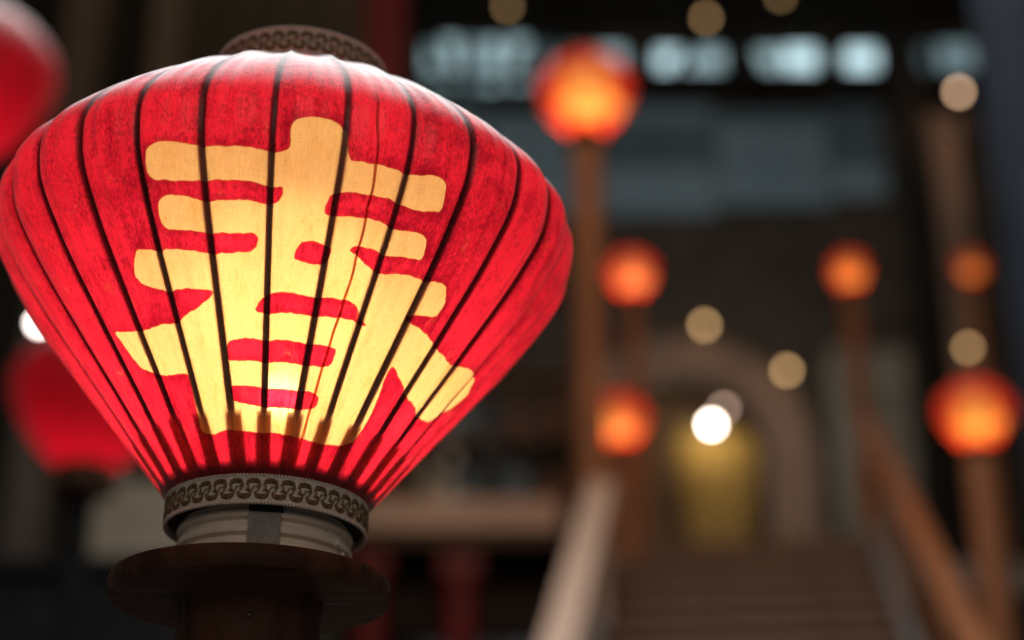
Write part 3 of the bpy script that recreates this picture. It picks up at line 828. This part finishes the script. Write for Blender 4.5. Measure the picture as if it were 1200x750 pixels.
# shelf of glazed jars in front of the shop window
shf = empty('jar_shelf', (-.30, 11.85, 4.73)); tag(shf, 'open brown shelf of jars in front of the grey shop window', 'shelf')
for z in (.50, .98, 1.46): link('shelf_board', box_mesh(1.46, .26, .035, .004, (0, 0, 0)), MAT['stepwood'], shf, (0, 0, z))
for x in (-.75, .75): link('side_panel', box_mesh(.035, .28, 1.50, .004, (0, 0, .75)), MAT['stepwood'], shf, (x, 0, 0))
jar_prof = lambda w, hh: lathe([(.0, 0), (w * .7, 0), (w, hh * .35), (w * .95, hh * .65), (w * .55, hh * .85), (w * .60, hh * .92), (w * .0, hh * .92)], 20)
JARS = (('glaze_brown', (.22, .10, .05), (.34, .17, .09), 'brown glazed jar, '),
        ('glaze_blue', (.16, .24, .30), (.30, .40, .46), 'blue grey glazed jar, '),
        ('glaze_cream', (.42, .38, .30), (.58, .52, .42), 'cream glazed jar, '))
for k in range(10):
    n_, c1, c2, lab = JARS[(k * 2 + k // 3) % 3]
    if n_ not in MAT: MAT[n_] = surface(n_, c1, c2, 9, 0.35)
    x = -.60 + (k % 5) * .30 + random.uniform(-.04, .04); z = .518 if k < 5 else .998
    hh, w = random.uniform(.22, .36), random.uniform(.07, .11)
    o = empty('glazed_jar', (-.30 + x, 11.85, 4.73 + z)); tag(o, lab + ('fifth', 'fourth', 'third', 'second', 'first')[k % 5] + ' from the stair end of the ' + ('lower' if k < 5 else 'upper') + ' shelf board', 'jar', 'jars on the open shelf')
    link('body', jar_prof(w, hh), MAT[n_], o)
    link('lid', lathe([(.0, hh * 1.02), (w * .35, hh * .99), (w * .62, hh * .925), (.0, hh * .925)], 16), MAT['darkwood'], o)

# boarded shop on the near left: dark boards, brown posts, beige panel over a black counter
bh = empty('boarded_wall', (-2.3, 7.6, 0)); tag(bh, 'wall of soot dark boards behind the red lanterns', 'wall')
for k in range(14): link('board', box_mesh(.236, .05, 8.4, .006, (0, 0, 4.2)), MAT['darkwall'], bh, (-1.7 + k * .24, .006 * (k % 3), 0))
for x, y, w, lab in ((-2.08, 7.2, .17, 'brown timber upright beside the red lantern with pale sheen'), (-1.70, 7.3, .14, 'thin brown timber upright between red lantern and large lantern')):
    o = empty('timber_upright', (x, y, 0)); tag(o, lab, 'upright')
    link('shaft', box_mesh(w, .12, 7.6, .008, (0, 0, 3.82)), MAT['upright'], o)
    link('foot', box_mesh(w + .05, .17, .12, .008, (0, 0, .06)), MAT['upright'], o)
hb = empty('red_banner', (-.79, 9.2, 6.6)); tag(hb, 'narrow dark red banner hanging behind the crown of the large lantern', 'banner')
link('cloth', box_mesh(.24, .012, 1.25, .003, (0, 0, .625)), MAT['banner'], hb)
link('rod', bar_mesh((-.16, 0, 1.26), (.16, 0, 1.26), .02, .02, .003), MAT['frame'], hb)
bp_ = empty('beige_screen', (-1.22, 6.0, 2.4)); tag(bp_, 'plain beige screen panel behind the dim red lantern', 'screen')
link('panel', box_mesh(.62, .03, .60, .006, (0, 0, .72)), MAT['beige'], bp_)
link('frame', box_mesh(.70, .05, .06, .006, (0, 0, .385)), MAT['stepwood'], bp_)
for x in (-.335, .335): link('stile', box_mesh(.05, .05, .66, .006, (x, 0, .72)), MAT['stepwood'], bp_)
ct = empty('counter', (-1.55, 5.9, 0)); tag(ct, 'black counter below the beige screen', 'counter')
link('body', box_mesh(1.5, .7, 3.00, .01, (0, .1, 1.50)), MAT['frame'], ct)
link('top', box_mesh(1.56, .76, .05, .008, (0, .1, 3.026)), MAT['frame'], ct)

# ================================================================== small lamps that blur into discs
def lamp(name, loc, r, col, strength, label, kind='wall', power=0.0, group='small bare lamps'):
    o = empty(name, loc); tag(o, label, 'lamp', group)
    me = sphere_mesh(r, 16); me.materials.append(glow('lamp_glow', col, strength))
    link('bulb', me, None, o)
    if kind == 'wall':
        link('bracket', bar_mesh((0, r * .9, 0), (0, .16, .03), .012, .012, .002), MAT['brass'], o)
    else:
        link('cap', lathe([(.0, r * 1.55), (r * .55, r * 1.5), (r * .6, r * .8)], 16), MAT['brass'], o)
        link('cord', lathe([(.003, r * 1.5), (.003, .6)], 6), MAT['frame'], o)
    if power:
        ld_ = bpy.data.lights.new('lamp_light', 'POINT'); ld_.energy = power; ld_.color = col; ld_.shadow_soft_size = r * 1.2
        lo = bpy.data.objects.new('lamp_light', ld_); COL.objects.link(lo); lo.parent = o; lo.location = (0, -r * 2.5, 0)
    return o
TAN = (1.0, .60, .26)
lamp('pendant_lamp', (-.04, 13.0, 10.22), .030, TAN, 2.4, 'dim brown lamp hanging above the daylit windows, left of the tall pole', 'hang')
lamp('pendant_lamp', (1.71, 13.0, 10.10), .030, TAN, 3.2, 'dim tan lamp hanging above the daylit windows, right of the tall pole', 'hang')
lamp('pendant_lamp', (2.38, 13.0, 10.33), .030, TAN, 2, 'faintest lamp hanging above the daylit windows', 'hang')
lamp('pillar_lamp', (3.74, 12.6, 9.10), .032, (1.0, .62, .38), 8, 'peach lamp in front of the top of the pink pillar', 'hang', 5)
lamp('wall_lamp', (1.65, 13.72, 7.46), .032, TAN, 6.4, 'tan lamp over the crown of the pink arch', 'wall')
lamp('wall_lamp', (2.33, 13.72, 7.04), .032, TAN, 6.4, 'tan lamp on the shoulder of the pink arch, towards the stone pier', 'wall')
lamp('room_lamp', (1.75, 13.5, 6.61), .030, (1.0, .66, .50), 5, 'soft pink lamp in front of the arch just above the white one', 'hang')
lamp('pendant_lamp', (1.58, 13.0, 6.28), .034, (1.0, .86, .72), 40, 'bright white lamp hanging in front of the pink arch', 'hang', 14)
lamp('wall_lamp', (3.67, 12.95, 6.92), .030, TAN, 4.5, 'tan lamp on the lower shaft of the pink pillar', 'wall')
lamp('wall_lamp', (-2.07, 7.0, 4.50), .020, (1.0, .86, .80), 22, 'white lamp just behind the flank of the large lantern, over a dim red lantern', 'wall')
rl = bpy.data.lights.new('room_light', 'POINT'); rl.energy = 9.5; rl.color = (1.0, .74, .42); rl.shadow_soft_size = .15
rlo = bpy.data.objects.new('room_light', rl); COL.objects.link(rlo); rlo.location = (1.8, 14.75, 7.15)
